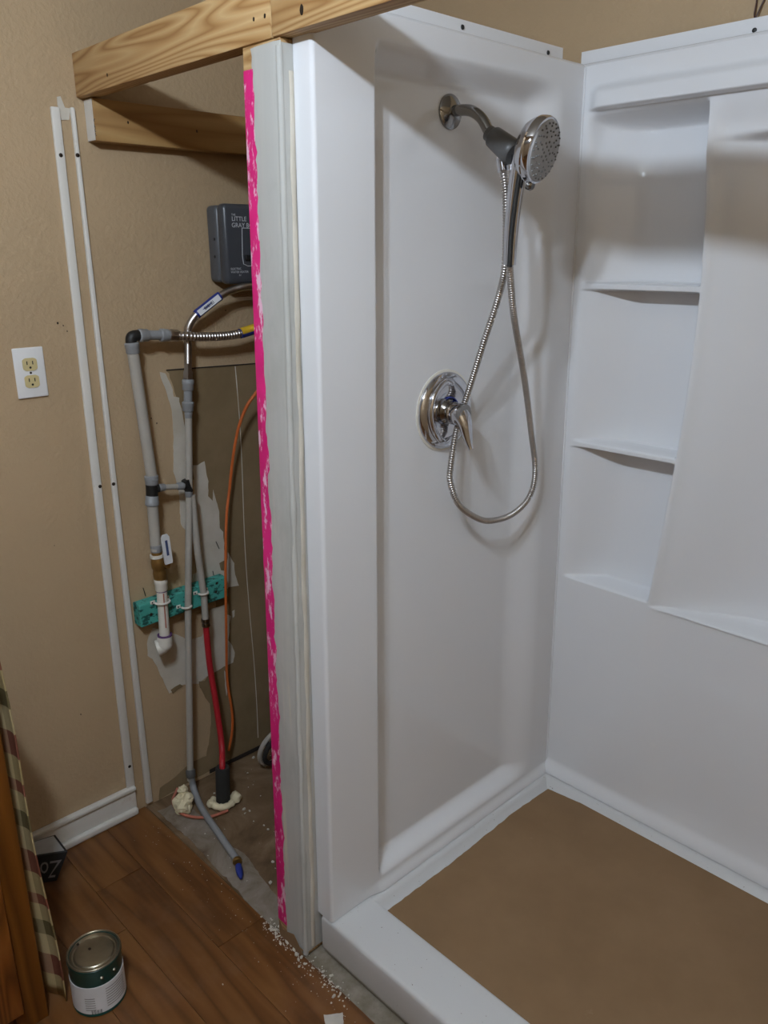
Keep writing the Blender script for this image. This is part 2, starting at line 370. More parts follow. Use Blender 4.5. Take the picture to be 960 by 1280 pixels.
# ------------------------------------------------------------------ trim, baseboard, outlet
def strip(name, px0, px1, pxw0, pxw1, th, mat, screws, label):
    a0, b0 = wp(*px0, 0, .002), wp(*px1, 0, .002); a1, b1 = wp(*pxw0, 0, .002), wp(*pxw1, 0, .002)
    z0, z1 = b0.z, a0.z
    o = struct(build(name, MB().hexa([(0, b0.y, z0), (th, b0.y, z0), (th, b1.y, z0), (0, b1.y, z0), (0, a0.y, z1), (th, a0.y, z1), (th, a1.y, z1), (0, a1.y, z1)], th*.3), mat), label)
    for s in screws:
        c = wp(*s, 0, th); build('screw', MB().lathe(c, (1, 0, 0), [(.0045, -.001), (.0045, .0008), (.003, .0016)], 12), 'screw_dark', o)
    return o
strip('trim_1', (62, 133), (158, 986), (73, 133), (168, 984), .009, 'white_paint', [(76, 194), (125, 608), (162, 958)], 'wider white vertical trim strip on the tan wall')
strip('trim_2', (86.5, 134), (182, 1004), (91.5, 134), (190, 1003), .011, 'white_paint', [(97, 194), (142, 605)], 'narrow white vertical trim strip beside the closet')
patch('peeled_paint', [(70, 121), (75, 120), (80, 134), (86, 136), (86, 150), (76, 150)], 'plaster', .002, .003, 8)
ye = -.222
bb = struct(build('baseboard_left', MB().box((.0, YF, 0), (.012, ye, .082), .003).box((.010, YF, 0), (.026, ye-.002, .022), .006, 3), 'white_paint'), 'white dirty baseboard with shoe moulding along the tan wall')
build('cap_moulding', MB().box((.0, YF, .076), (.019, ye, .088), .003), 'white_paint', bb)

c = (wp(14, 436, 0, 0)+wp(52, 434, 0, 0)+wp(60, 494, 0, 0)+wp(22, 498, 0, 0))/4
ol = thing('wall_outlet', (0, c.y, c.z-.057), 'white duplex outlet plate with ivory receptacles on the tan wall', 'outlet')
build('cover_plate', MB().box((.0004, c.y-.035, c.z-.0575), (.006, c.y+.035, c.z+.0575), .0028, 3), 'plate_white', ol)
for s in (1, -1):
    cz = c.z+s*.0195; out = []
    for k in range(28):
        a = 2*math.pi*k/28; out.append((.006, c.y+max(-.0165, min(.0165, .0205*math.cos(a))), cz+max(-.0145, min(.0145, .0165*math.sin(a)))))
    rc = build('receptacle', MB().slab(out, (1, 0, 0), .0018), 'ivory', ol)
    for dy in (-.0065, .0065): build('slot', MB().box((.0074, c.y+dy-.0011, cz-.0005), (.0082, c.y+dy+.0011, cz+.0075)), 'black', rc, smooth=False)
    build('ground_hole', MB().lathe((.0074, c.y, cz-.0072), (1, 0, 0), [(.0026, 0), (.0026, .0008)], 12), 'black', rc)
build('screw', MB().lathe((.006, c.y, c.z), (1, 0, 0), [(.0028, 0), (.0024, .001)], 12), 'screw_dark', ol)

# ------------------------------------------------------------------ partition end post
ZH = 1.8676
def pf(z): return -.192+.026*z/ZH                        # front face of the post
XP0, XP1 = .639, .7477
part = struct(build('wall_partition', MB().hexa([(XP0+.002, pf(0)+.002, 0), (XP1-.002, pf(0)+.002, 0), (XP1-.002, .655, 0), (XP0+.002, .655, 0), (XP0+.002, pf(ZH)+.002, ZH), (XP1-.002, pf(ZH)+.002, ZH), (XP1-.002, .655, ZH), (XP0+.002, .655, ZH)], .001, 1), 'pine', smooth=False), 'end of the partition wall between closet and shower')
def frontcoat(name, xl, xr, z0, z1, th, mat, seed, al, ar, lift=.0):
    N = 150; L = []; Rr = []
    for i in range(N+1):
        z = z0+(z1-z0)*i/N; y = pf(z)+.002
        jl = noise.noise(V(z*16, seed, 0))*.6+noise.noise(V(z*55, seed, 4))*.6; jr = noise.noise(V(z*14, seed+7, 0))*.7+noise.noise(V(z*60, seed+9, 1))*.5
        fx = xl(z)+jl*al; gx = xr(z)+jr*ar; L.append(V(fx, y, z)); Rr.append(V(max(fx+.002, gx), y, z))
    K = 5; mb = MB(); vs = []; fs = []
    for i in range(N+1):
        for k in range(K+1):
            t = k/K; p = L[i].lerp(Rr[i], t); e = th*(1 if 0 < k < K else .15)+.0012*noise.noise(V(p.x*60, seed, p.z*25))+lift
            vs.append(p-V(0, max(.0003, e), 0))
    for i in range(N):
        for k in range(K): a = i*(K+1)+k; fs.append((a, a+1, a+K+2, a+K+1))
    mb.add(vs, fs); return build(name, mb, mat, part, ang=70)
frontcoat('pink_paint', lambda z: XP0+.0022, lambda z: XP0+.038-.004*z/ZH, .035, 1.832, .0012, 'pink', 2, 0, .011)
frontcoat('joint_compound', lambda z: XP0+.033-.006*z/ZH, lambda z: XP1+.0005, .012, 1.863, .003, 'compound', 5, .011, 0)
# side of the post towards the shower, with the taped corner ridge
N = 90; vs = []; fs = []
for i in range(N+1):
    z = .012+(1.86-.012)*i/N
    for k in range(5):
        t = k/4; y = pf(z)+(Yz(z)+.004-pf(z))*t
        vs.append((XP1-.002+.0035+.0012*noise.noise(V(3, y*50, z*20)), y, z))
for i in range(N):
    for k in range(4): a = i*5+k; fs.append((a, a+1, a+6, a+5))
build('compound_side', MB().add(vs, fs), 'compound', part, ang=70)
rp = [V(XP1-.003+.002*noise.noise(V(1, 2, z*9)), pf(z)+.001, z) for z in [.005+1.85*i/80 for i in range(81)]]
build('corner_ridge', MB().tube(rp, [.006+.0018*noise.noise(V(i*.4, 5, 0)) for i in range(81)], 10), 'compound', part)
rp = [V(XP1+.002, pf(z)+.020+.003*noise.noise(V(9, 2, z*7)), z) for z in [.02+1.8*i/60 for i in range(61)]]
build('tape_streak', MB().tube(rp, [.0055+.003*noise.noise(V(i*.5, 8, 0)) for i in range(61)], 8, sq=(V(1, 0, 0), .35)), 'plaster', part)
build('torn_paper_flap', MB().slab(ragged([wp(q[0], q[1], 1, pf(0)-.007) for q in ((348.5, 1148), (354, 1162), (367, 1169), (379, 1194), (366, 1189), (350, 1170))], (.002, 0, .002), .008, 3), (0, 1, .2), .0012), 'cardboard', part, smooth=False)

# ------------------------------------------------------------------ lumber
YH0, YH1 = -.168, -.130
hb = build('header_board', MB().box((.0005, YH0, ZH+.0005), (.728, YH1, ZH+.0895), .003, 2), 'pine')
tag(hb, 'pine stud laid from the tan wall to the pink post top', 'board', 'pine header boards')
for a, b in ((134, 94), (317, 24), (331, 20)): build('nail_head', MB().ball(wp(a, b, 1, YH0-.0002), .003, 1, .3, (1, .3, 1.4)), 'screw_dark', hb)
hb2 = build('header_board', MB().box((.730, YH0-.001, ZH+.001), (XR-.004, YH1-.001, ZH+.090), .003, 2), 'pine')
tag(hb2, 'pine stud running over the front of the shower from the post', 'board', 'pine header boards')
build('knot', MB().ball(wp(377, 12, 1, YH0-.001), .006, 2, .2, (.8, .2, 1.3)), 'screw_dark', hb2)
zb = 1.7776; kb = build('blocking_board', MB().box((.0008, -.150, zb), (.039, .655, zb+.089), .003, 2), 'pine_y')
tag(kb, 'old pine stud fixed flat along the tan wall under the header', 'board')
build('painted_end', MB().slab([(.001, -.1502, zb+.002), (.038, -.1502, zb+.002), (.038, -.1502, zb+.087), (.001, -.1502, zb+.087)], (0, -1, 0), .001), 'white_paint', kb, smooth=False)
for a, b in ((160, 153), (246, 164)): build('nail_hole', MB().ball(wp(a, b, 0, .0392), .0028, 1, .3, (.3, 1, 1.3)), 'screw_dark', kb)
build('stamp_print', text_mesh('SPF 2', .017, (.0392, -.139, zb+.010), (0, 0, 1), (0, -1, 0), -.0004), 'print_dark', kb, smooth=False)

# ------------------------------------------------------------------ shower pan and cardboard
pan = thing('shower_pan', (1.58, .25, 0), 'white shower base with a low front curb', 'shower pan')
XP_R = 2.33; yc = -.157
prof = [(yc+.012, 0), (yc+.004, .004), (yc, .02), (yc, H0-.03), (yc, H0-.011), (yc+.0015, H0-.005), (yc+.005, H0-.0015), (yc+.011, H0), (yc+.03, H0), (-.060, H0), (-.045, H0), (-.040, H0-.0012), (-.037, H0-.005), (-.032, .085), (-.026, .083), (-.014, .083)]
mb = MB(); vs = []; fs = []
for x in (XS-.035, XS+.10, 1.2, 1.8, XP_R-.01, XP_R):
    for y, z in prof: vs.append((x, y, z))
n = len(prof)
for i in range(5):
    for k in range(n-1): a = i*n+k; fs.append((a, a+1, a+n+1, a+n))
fs.append(tuple(range(n)))
build('curb', MB().add(vs, fs), 'pan', pan, ang=50)
def rim(path_fn, u0, u1, name):                          # ledge, rounded inner edge and inner slope
    pr = [(-.03, H0-.001), (.004, H0-.001), (.012, H0), (.020, H0-.002), (.026, H0-.008), (.034, .087), (.046, .083)]
    vs = []; fs = []; m = 14
    for i in range(m+1):
        u = u0+(u1-u0)*i/m
        for d, z in pr: vs.append(path_fn(u, d, z))
    for i in range(m):
        for k in range(len(pr)-1): a = i*len(pr)+k; fs.append((a, a+1, a+len(pr)+1, a+len(pr)))
    build(name, MB().add(vs, fs), 'pan', pan, ang=60)
rim(lambda u, d, z: (XS+d, u, z), -.05, .652, 'side_rim')
rim(lambda u, d, z: (u, .652-d, z), XS+.01, XP_R, 'back_rim')
build('pan_floor', MB().box((XS, -.03, .07), (XP_R, .64, .083)), 'pan', pan, smooth=False)
cb = [wp(482, 1141, 2, .0855), wp(560, 1083, 2, .0855), wp(640, 1018, 2, .0855), wp(685, 987, 2, .0855), wp(748, 1015, 2, .0855), wp(870, 1080, 2, .0855), V(1.435, .621, .0855), V(XP_R-.05, .62, .0855), V(XP_R-.05, -.032, .0855), wp(657, 1280, 2, .0855), wp(570, 1211, 2, .0855)]
tag(build('floor_protection_board', MB().slab(ragged(cb, (.0022, .0022, 0), .012, 6), (0, 0, 1), .003), 'cardboard', smooth=False), 'brown cardboard sheet covering the floor of the shower base', 'cardboard sheet')

# ------------------------------------------------------------------ shower surround: side panel
RD = .036
def side_depth(y, z):
    a = smooth01(-.014, .004, y); b = 1-smooth01(.468, .565, y)
    zc = smooth01(.135, .185, z)*(1-smooth01(1.83, 1.885, z))
    cove = .010*smooth01(.50, .66, y)
    base = .012*(1-smooth01(.105, .135, z))
    return RD*a*b*zc - cove*0 - base*smooth01(-.05, .0, y)
ysamp = [0, .002, .006] + [.02, .06, .1, .13]
yl = [-.149+t for t in (0, .03, .07, .11, .130)] + [-.016, -.013, -.010, -.007, -.004, -.001, .002, .005, .012, .03, .08, .14, .2, .26, .32, .38, .43] + [.44+.15*i/16 for i in range(17)]+[.61] + [.645]
zl = [.106, .110, .116, .122, .128, .134] + [.137+.05*i/12 for i in range(13)] + [.2+.1*i for i in range(17)] + [1.825+.062*i/14 for i in range(15)] + [1.9, 1.915, 1.921]
def sgrid():
    vs = []; fs = []; ny = len(yl)
    for z in zl:
        for y in yl:
            t = (y+.149)/(.645+.149); yy = Yz(z)+(Dz(z)-.002-Yz(z))*t
            vs.append((XS-side_depth(y, z), yy, z))
    for i in range(len(zl)-1):
        for k in range(ny-1): a = i*ny+k; fs.append((a, a+1, a+ny+1, a+ny))
    b = len(vs); RX = [(-.0003, -.002), (-.0015, -.0045), (-.004, -.0065), (-.008, -.007), (-.012, -.007), (-.045, -.007), (-.0485, -.007), (-.049, -.0065), (-.049, .012)]   # rounded front edge and return flange
    m = len(RX)
    for z in zl:
        vs.append((XS, Yz(z), z))
        for dx, dy in RX: vs.append((XS+dx, Yz(z)+dy, z))
    for i in range(len(zl)-1):
        for k in range(m): a = b+i*(m+1)+k; fs.append((a, a+1, a+m+2, a+m+1))
    return MB().add(vs, fs)
sp = thing('shower_wall_panel', (XS-.03, .25, H0), 'glossy white shower wall panel holding the shower head and valve', 'shower panel')
build('panel', sgrid(), 'acrylic', sp, ang=180)
# top: bullnose back to the nailing flange
vs = []; fs = []; tp = [(0, 1.921), (-.003, 1.926), (-.012, 1.929), (-.030, 1.931), (-.034, 1.934), (-.034, HT)]
for y in (-.135, .0, .3, .595, .5955, .632):
    for dx, z in tp: vs.append((XS+dx, y if y > -.1 else Yz(1.92), z if not (y > .5952 and z > 1.94) else 1.934))
for i in range(5):
    for k in range(5): a = i*6+k; fs.append((a, a+1, a+7, a+6))
build('nailing_flange', MB().add(vs, fs), 'acrylic', sp, ang=50)
for a, b in ((578, 34), (685, 66)): build('screw', MB().lathe(wp(a, b, 0, XS-.034), (1, 0, 0), [(.0048, 0), (.004, .002), (.002, .003)], 12), 'black', sp)

# ------------------------------------------------------------------ shower surround: back panel
bd = [(.10, 1.098), (.287, 1.088), (.483, 1.063), (.60, 1.058), (.714, 1.062), (.854, 1.076), (1.083, 1.098), (1.257, 1.110), (1.465, 1.114), (1.635, 1.106), (1.727, 1.096), (1.96, 1.09)]
def xb(z):
    for (a, p), (b, q) in zip(bd, bd[1:]):
        if z <= b: t = (z-a)/(b-a); return p+(q-p)*t
    return bd[-1][1]
SH = [(.716, .055), (1.087, .060), (1.466, .064)]
ND = .085
def back_depth(u, z):
    """u 0..1 seam to boundary, 1..2 boundary to far end"""
    if u < 1:
        g = .074*smooth01(-.02, .42, u-.05)*min(1, max(0, (u-.045)/.06))
        edge = 1-smooth01(.955, .995, u)
        m = smooth01(.716, .724, z)*(1-smooth01(1.79, 1.829, z))
        for zs, q in SH[1:]:
            m *= 1-(smooth01(zs-.020, zs-.014, z)*(1-smooth01(zs-.004, zs+.004, z)))*.97
        scoop = .03*smooth01(1.70, 1.80, z)*(1-smooth01(1.803, 1.829, z))*smooth01(.05, .14, u)
        d = (g*m+scoop)*edge
    else:
        q = u-1; g = .10*smooth01(-.02, .2, q)*smooth01(0, .02, q)+.006*smooth01(0, .02, q)
        m = smooth01(.704, .713, z)*(1-smooth01(1.738, 1.758, z))
        low = .010*smooth01(0, .05, q)*(1-smooth01(.70, .71, z))*smooth01(.12, .2, z)
        top = .018*smooth01(1.73, 1.76, z)*(1-smooth01(1.765, 1.832, z))*smooth01(0, .03, q)
        d = g*m+low+top
    # fascia steps forward over a cove to a lip with a crisp lower edge
    lf = smooth01(.03, .18, u) if u < 1 else 1
    if z > 1.8: d -= lf*(.020*(1-smooth01(1.862, 1.884, z))*smooth01(1.828, 1.8335, z)+.004*(1-smooth01(1.834, 1.87, z))*smooth01(1.828, 1.8335, z))
    d -= .016*(1-smooth01(.106, .150, z))
    return d
ul = [0, .006, .012, .03, .045, .06, .08, .1, .13, .16, .2]+[.24+.05*i for i in range(14)]+[.92, .94, .952, .96, .968, .976, .984, .99, .996, 1.0, 1.006, 1.012, 1.02, 1.03, 1.04, 1.06]+[1.09+.035*i for i in range(14)]+[1.6, 1.7, 1.8, 1.9, 2.0]
zb_ = [.106, .110, .116, .122, .128, .134, .140, .146, .152, .17, .2, .25, .3, .4, .5, .6, .68, .698, .702, .704, .706, .708, .710, .712, .714, .716, .718, .720, .722, .724, .728, .74, .78]
for zs, q in SH[1:]: zb_ += [zs-.16, zs-.06, zs-.03, zs-.024, zs-.022, zs-.020, zs-.018, zs-.016, zs-.014, zs-.012, zs-.010, zs-.006, zs-.004, zs-.002, zs, zs+.002, zs+.004, zs+.006, zs+.015, zs+.05, zs+.12]
zb_ += [1.62, 1.67, 1.72, 1.745]+[1.735+.0045*i for i in range(21)]+[1.828+.0014*i for i in range(5)]+[1.836+.004*i for i in range(13)]+[1.889, 1.9, 1.912, 1.918, 1.921]
zb_ = sorted(set(round(z, 5) for z in zb_)); XE = XP_R
vs = []; fs = []; nu = len(ul)
for z in zb_:
    for u in ul:
        x = XS+.001+(xb(z)-XS)*u if u <= 1 else xb(z)+.001+(XE-xb(z))*(u-1)
        vs.append((x, Dz(z)+back_depth(u, z)*min(1, (YB-.002-Dz(z))/.026*1.0 if False else 1), z))
for i in range(len(zb_)-1):
    for k in range(nu-1): a = i*nu+k; fs.append((a, a+1, a+nu+1, a+nu))
bp = thing('shower_wall_panel', (1.55, Dz(.1), H0), 'glossy white shower wall panel with moulded shelves', 'shower panel')
build('panel', MB().add(vs, fs), 'acrylic', bp, ang=180)
D1 = Dz(1.92); vs = []; fs = []; tp = [(0, 1.921), (.003, 1.926), (.012, 1.929), (.022, 1.931), (.025, 1.934), (.025, HT)]
for x in (XS-.028, XS+.02, 1.2, 1.8, XE):
    for dy, z in tp: vs.append((x, D1+dy, z))
for i in range(4):
    for k in range(5): a = i*6+k; fs.append((a, a+1, a+7, a+6))
build('nailing_flange', MB().add(vs, fs), 'acrylic', bp, ang=50)
build('screw', MB().lathe(wp(943, 38, 1, D1+.025), (0, -1, 0), [(.0048, 0), (.004, .002), (.002, .003)], 12), 'black', bp)
# seam bead between the panels
build('corner_bead', MB().tube([V(XS+.0015, Dz(z)-.0015, z) for z in (.106, .5, 1., 1.5, 1.92)], .0022, 8), 'acrylic', bp)

# ------------------------------------------------------------------ shower fittings
XW = XS-RD                                               # recessed face
vc = wp(555, 513, 0, XW); YV = vc.y
va = thing('shower_valve', (XW, YV, vc.z), 'round chrome shower valve with a curved lever handle', 'shower valve')
build('gasket_ring', MB().lathe((XW, YV, vc.z), (1, 0, 0), [(.0885, .0002), (.0885, .002), (.083, .0025)], 48), 'cpvc', va)
ep = build('escutcheon', MB().lathe((XW, YV, vc.z), (1, 0, 0), [(.0835, .001), (.0835, .005), (.081, .009), (.074, .013), (.06, .016), (.045, .0165), (.034, .014), (.0, .013)], 56), 'chrome', va)
def onv(r, a, h): return V(XW+h, YV-r*math.cos(a), vc.z+r*math.sin(a))     # a=0 towards the room, pi/2 up
rg = [onv(.068-.024*(i/24)**2, R(112-3.6*i*1.0), .014+.004*math.sin(math.pi*i/24)) for i in range(25)]
a0 = [onv(.060, R(100), .016), onv(.066, R(75), .017), onv(.064, R(40), .018), onv(.061, R(5), .018), onv(.060, R(-30), .018), onv(.064, R(-62), .016), onv(.066, R(-80), .014)]
build('ridge', MB().tube(curve(a0, 6), [.004]+[.0075]*34+[.004]*2, 12, sq=(V(1, 0, 0), .8)), 'chrome', ep)
a0 = [onv(.066, R(-75), .015), onv(.060, R(-110), .017), onv(.052, R(-140), .018), onv(.040, R(-160), .018), onv(.032, R(-120), .017)]
build('ridge', MB().tube(curve(a0, 6), [.004]+[.006]*22+[.003]*2, 12, sq=(V(1, 0, 0), .8)), 'chrome', ep)
build('temperature_mark', MB().tube([onv(.030, R(70+6*i), .0158) for i in range(14)], .0016, 6), 'blue', ep)
hubx = wp(573, 522, 1, YV).x
build('hub', MB().lathe((XW, YV, vc.z), (1, 0, 0), [(.030, .012), (.027, .016), (.024, .02), (.022, .024), (.0225, .03), (.0195, .034), (.019, .05), (.021, .052), (.0205, .060)], 32), 'chrome_dark', va)
hx = XW+.058
lp_ = lambda px, py, dy=0: wp(px, py, 1, YV)+V(0, dy, 0)
lv = [V(XW+.052, YV, vc.z+.002), lp_(568, 517), lp_(576, 520), lp_(581, 529), lp_(583.5, 541), lp_(586, 552), lp_(589, 562)]
lc = curve(lv, 6); nn = len(lc)
build('lever_handle', MB().tube(lc, [.020+.004*math.sin(math.pi*min(1, i/14)) if i < 12 else max(.0065, .022-.0165*((i-12)/(nn-13))**1.1) for i in range(nn)], 18, sq=(V(1, 0, 0), .75)), 'chrome', va)

ac = wp(562, 140, 0, XW); YA = ac.y
def pa(px, py): return wp(px, py, 1, YA)
sh = thing('handheld_shower', (XW, YA, ac.z), 'chrome handheld shower head on a bent wall arm', 'shower head')
build('wall_flange', MB().lathe((XW, YA, ac.z), (1, 0, 0), [(.032, .0005), (.0315, .004), (.027, .008), (.016, .011), (.0125, .013)], 36), 'chrome_dark', sh)
arm = curve([V(XW, YA, ac.z), V(XW+.03, YA, ac.z-.0), pa(590, 139), pa(602, 148), pa(612, 166), pa(620, 180)], 8)
build('arm', MB().tube(arm, .0105, 18), 'chrome_dark', sh)
a, b = pa(613, 168), pa(642, 192); ax = (b-a).normalized(); Lb = (b-a).length
br = build('bracket', MB().lathe(a, ax, [(.0125, -.006), (.0145, -.004), (.0145, .006), (.0175, .007), (.0195, .010), (.0215, Lb*.5), (.0235, Lb*.85), (.0235, Lb*.95), (.020, Lb*1.02)], 28), 'grey_dark', sh)
hc = pa(669, 186); nrm = V(.93, .16, -.26).normalized()
hd = build('head', MB().lathe(hc-nrm*.012, nrm, [(.014, -.020), (.030, -.014), (.046, -.004), (.054, .008), (.0565, .013), (.055, .015), (.0575, .017), (.058, .025), (.056, .029), (.053, .030)], 48), 'chrome', sh)
build('spray_face', MB().lathe(hc-nrm*.012, nrm, [(.053, .0295), (.051, .033), (.042, .0345), (.0, .035)], 48), 'face_grey', hd)
u1 = nrm.cross(V(0, 0, 1)).normalized(); u2 = nrm.cross(u1); nz = MB()
for ring, cnt in ((.008, 4), (.016, 8), (.026, 9), (.034, 18), (.042, 14), (.047, 24)):
    for k in range(cnt):
        t = 2*math.pi*k/cnt+ring*40; p = hc-nrm*.012+nrm*(.0352 if ring < .044 else .0345)+(u1*math.cos(t)+u2*math.sin(t))*ring
        nz.lathe(p-nrm*.001, nrm, [(.0030 if ring < .02 else .0019, 0), (.0014, .002)], 7)
no = build('nozzles', nz, 'grey_dark', hd); no['kind'] = 'stuff'
ud = (V(0, 0, -1)-nrm*V(0, 0, -1).dot(nrm)).normalized(); tk = hc+ud*.060+nrm*.012; build('mode_tab', MB().lathe(tk, nrm, [(.004, -.010), (.009, -.008), (.010, 0), (.007, .004)], 16), 'chrome_dark', hd)
hp = curve([pa(652, 195), pa(648, 215), pa(643, 250), pa(639, 290), pa(637, 331)], 8)
hdl = build('handle', MB().tube(hp, [.020-.0075*(i/(len(hp)-1))**.7 for i in range(len(hp))], 18, sq=(V(0, 1, 0), .85)), 'chrome', sh)
f0 = [p+V(.0125-.003*i/20, -.012, -.004) for i, p in enumerate(hp[8:])]
build('grip_insert', MB().tube(f0, [.005]*len(f0), 10), 'black', hdl)
build('hose_nut', MB().cyl(pa(627, 196), pa(629, 214), .011), 'chrome', br)

def hx_(px, py, off): return wp(px, py, 0, XW+off)
b0 = pa(629, 212); e0 = pa(637, 330)
hose = [b0, b0.lerp(pa(633, 300), .4)+V(-.006, .012, 0), pa(632, 330)+V(-.012, .014, 0)]
hose += [hx_(622, 375, .105), hx_(604, 430, .075), hx_(587, 485, .042), hx_(578, 512, .032), hx_(570, 541, .033), hx_(563.5, 582, .044), hx_(563, 603, .048), hx_(573, 630, .052), hx_(593, 646, .055), hx_(613, 651, .055), hx_(640, 643, .057), hx_(661, 622, .06), hx_(669, 590, .066), hx_(664, 540, .08), hx_(655, 470, .105), hx_(643, 400, .135), hx_(638.5, 355, .15), e0]
ho = tag(build('shower_hose', ribbed(curve(hose, 10), .0072, .0052, .0016, 12), 'steel'), 'ribbed metal shower hose hanging in a long loop below the handheld head', 'hose')

# ------------------------------------------------------------------ plumbing in the open closet
def gx(px, py, x=.055): return wp(px, py, 0, x)
pp = thing('water_pipes', (.055, -.05, .05), 'grey plastic water pipes on the tan wall with brass ball valve', 'pipes')
def pipe(name, pts, r, mat, parent=pp, seg=16): return build(name, MB().tube([Vector(p) for p in pts], r, seg), mat, parent)
def collar(p, q, r, mat='grey_fitting', parent=pp, name='collar'):
    p, q = Vector(p), Vector(q); L = (q-p).length
    return build(name, MB().lathe(p, q-p, [(r*.86, 0), (r, L*.1), (r, L*.45), (r*.94, L*.5), (r*.94, L*.9), (r*.84, L)], 22), mat, parent)
rP = .0118
pipe('pipe', [gx(166, 440), gx(190, 598)], .0142, 'grey_pipe')
collar(gx(164.5, 428), gx(166.5, 442), .0178)
build('elbow', MB().tube(curve([gx(164, 430), gx(164, 423), gx(167, 420), gx(176, 419)], 5), .0135, 16), 'black', pp)
collar(gx(173, 419.5), gx(185, 419), .0162); collar(gx(200, 419), gx(211, 419), .0162)
pipe('pipe', [gx(184, 419), gx(202, 419)], rP, 'grey_fitting')
collar(gx(189, 594), gx(190, 606), .0178)
build('tee', MB().cyl(gx(189.5, 604), gx(190.3, 623), .0155).cyl(gx(190, 612), gx(198, 610), .011), 'black', pp)
collar(gx(190, 632), gx(190, 619), .0178)
pipe('pipe', [gx(190.5, 630), gx(195, 688)], .0142, 'grey_pipe')
collar(gx(195, 680), gx(195.5, 690), .0155)
collar(gx(198, 610), gx(206, 609), .0105); pipe('pipe', [gx(205, 609), gx(224, 608)], .0075, 'grey_pipe'); collar(gx(230, 607), gx(221, 608), .0105)
build('tee', MB().cyl(gx(231.5, 600), gx(236.5, 614.5), .011).cyl(gx(229, 607.5), gx(236, 607.5), .0105), 'black', pp)
collar(gx(236, 613), gx(236, 621), .011)
pipe('pipe', [gx(235.5, 512), gx(236.5, 620), gx(235, 760), gx(238, 975)], .0095, 'grey_pipe')
pipe('pipe', [gx(240, 619), gx(247, 690), gx(255, 745), gx(257, 779)], .0095, 'grey_pipe')
collar(gx(235, 474), gx(235, 488), .0155); collar(gx(235, 502), gx(235, 514), .0155); pipe('pipe', [gx(235, 486), gx(235, 505)], .0112, 'grey_fitting'); collar(gx(235.5, 514), gx(235.5, 523), .0105)
# ball valve
vb = build('ball_valve', MB().lathe(gx(195.5, 689), gx(201, 724)-gx(195.5, 689), [(.013, 0), (.014, .004), (.014, .010), (.0165, .018), (.019, .030), (.019, .046), (.017, .05), (.017, .056), (.0185, .06), (.0175, .084), (.014, .092)], 24), 'brass', pp)
build('stem', MB().cyl(gx(204, 708), gx(210, 707, .078), .008), 'brass', vb)
a, b = gx(205, 668, .082), gx(210, 702, .082)
d = (b-a); q = d.normalized().cross(V(1, 0, 0)).normalized()*.011
lvv = build('valve_lever', MB().slab([a-q*.6, a+q*.6, a+q+d*.1, b+q, b+q*.9+d*.06, b-q*.9+d*.06, b-q, a-q+d*.1], (1, 0, 0), .006), 'label_white', vb)
build('lever_print', MB().slab([a+d*.2-q*.3, a+d*.2+q*.3, a+d*.75+q*.3, a+d*.75-q*.3], (1, 0, 0), .0066), 'print_blue', lvv, smooth=False)
build('sleeve', MB().lathe(gx(195.5, 693), gx(196, 697)-gx(195.5, 693), [(.0175, 0), (.0175, .008)], 20), 'cpvc', vb)
# white tail pipe with elbow stub
collar(gx(200.5, 722), gx(202, 738), .0178, 'cpvc'); pipe('tail_pipe', [gx(202, 736), gx(206, 797)], .0142, 'cpvc')
build('primer_ring', MB().lathe(gx(202, 737.5), gx(206, 797)-gx(202, 736), [(.0152, 0), (.0152, .003)], 18), 'purple', pp)
build('primer_ring', MB().lathe(gx(205.8, 793), gx(206, 797)-gx(202, 736), [(.020, 0), (.020, .005)], 18), 'purple', pp)
build('pipe_print', MB().slab([gx(203.6, 742, .0702), gx(205.0, 742, .0702), gx(208.2, 785, .0702), gx(206.8, 785, .0702)], (1, 0, 0), .0003), 'orange_dull', pp, smooth=False)
e = gx(206.5, 803); build('end_elbow', MB().tube(curve([e+V(0, 0, .02), e+V(0, -.001, .004), e+V(-.004, -.006, -.010), e+V(-.010, -.018, -.014)], 6), [.0205]*19, 20).ball(e+V(-.001, -.002, -.004), .0215, 3), 'cpvc', pp)
build('elbow_rim', MB().lathe(e+V(-.008, -.015, -.013), (-.35, -.8, -.2), [(.0225, -.002), (.0225, .006), (.018, .007)], 20), 'cpvc', pp)

# teal backing block with clamps
x0b, x1b = .0016, .040
za, zbk = .645, .575
TB = [(wp(163, 743, 0, .003), wp(163, 779, 0, .003)), (wp(281, 717, 0, .003), wp(281, 744, 0, .003))]
ya, yb2 = -.165, .112
def zt(px, py): return wp(px, py, 0, .04).z
zt0, zt1, zb0, zb1 = zt(180, 756), zt(281, 722), zt(180, 784), zt(281, 747)
tb = build('backing_block', MB().hexa([(x0b, ya, zb0), (x1b, ya, zb0), (x1b, yb2, zb1), (x0b, yb2, zb1), (x0b, ya, zt0), (x1b, ya, zt0), (x1b, yb2, zt1), (x0b, yb2, zt1)], .002, 1), 'teal', smooth=False)
tag(tb, 'chipped teal painted wooden block behind the grey pipes', 'wood block')
for (px, py, rr) in ((203, 752, .0165), (233, 758, .0115), (254, 741, .0115)):
    c = gx(px, py); mb = MB().tube([c+V(rr*1.15*math.cos(t), rr*1.15*math.sin(t), 0) for t in [R(-100+10*i) for i in range(21)]], .0032, 8)
    mb.box((.0402, c.y-rr-.012, c.z-.005), (.0425, c.y-rr*.9, c.z+.005), .0008, 1).box((.0402, c.y+rr*.9, c.z-.005), (.0425, c.y+rr+.012, c.z+.005), .0008, 1)
    k = build('pipe_clamp', mb, 'cpvc', tb)
    for s in (-1, 1): build('screw', MB().ball((.0432, c.y+s*(rr+.007), c.z), .0026, 1, 0, (.5, 1, 1)), 'screw_dark', k)
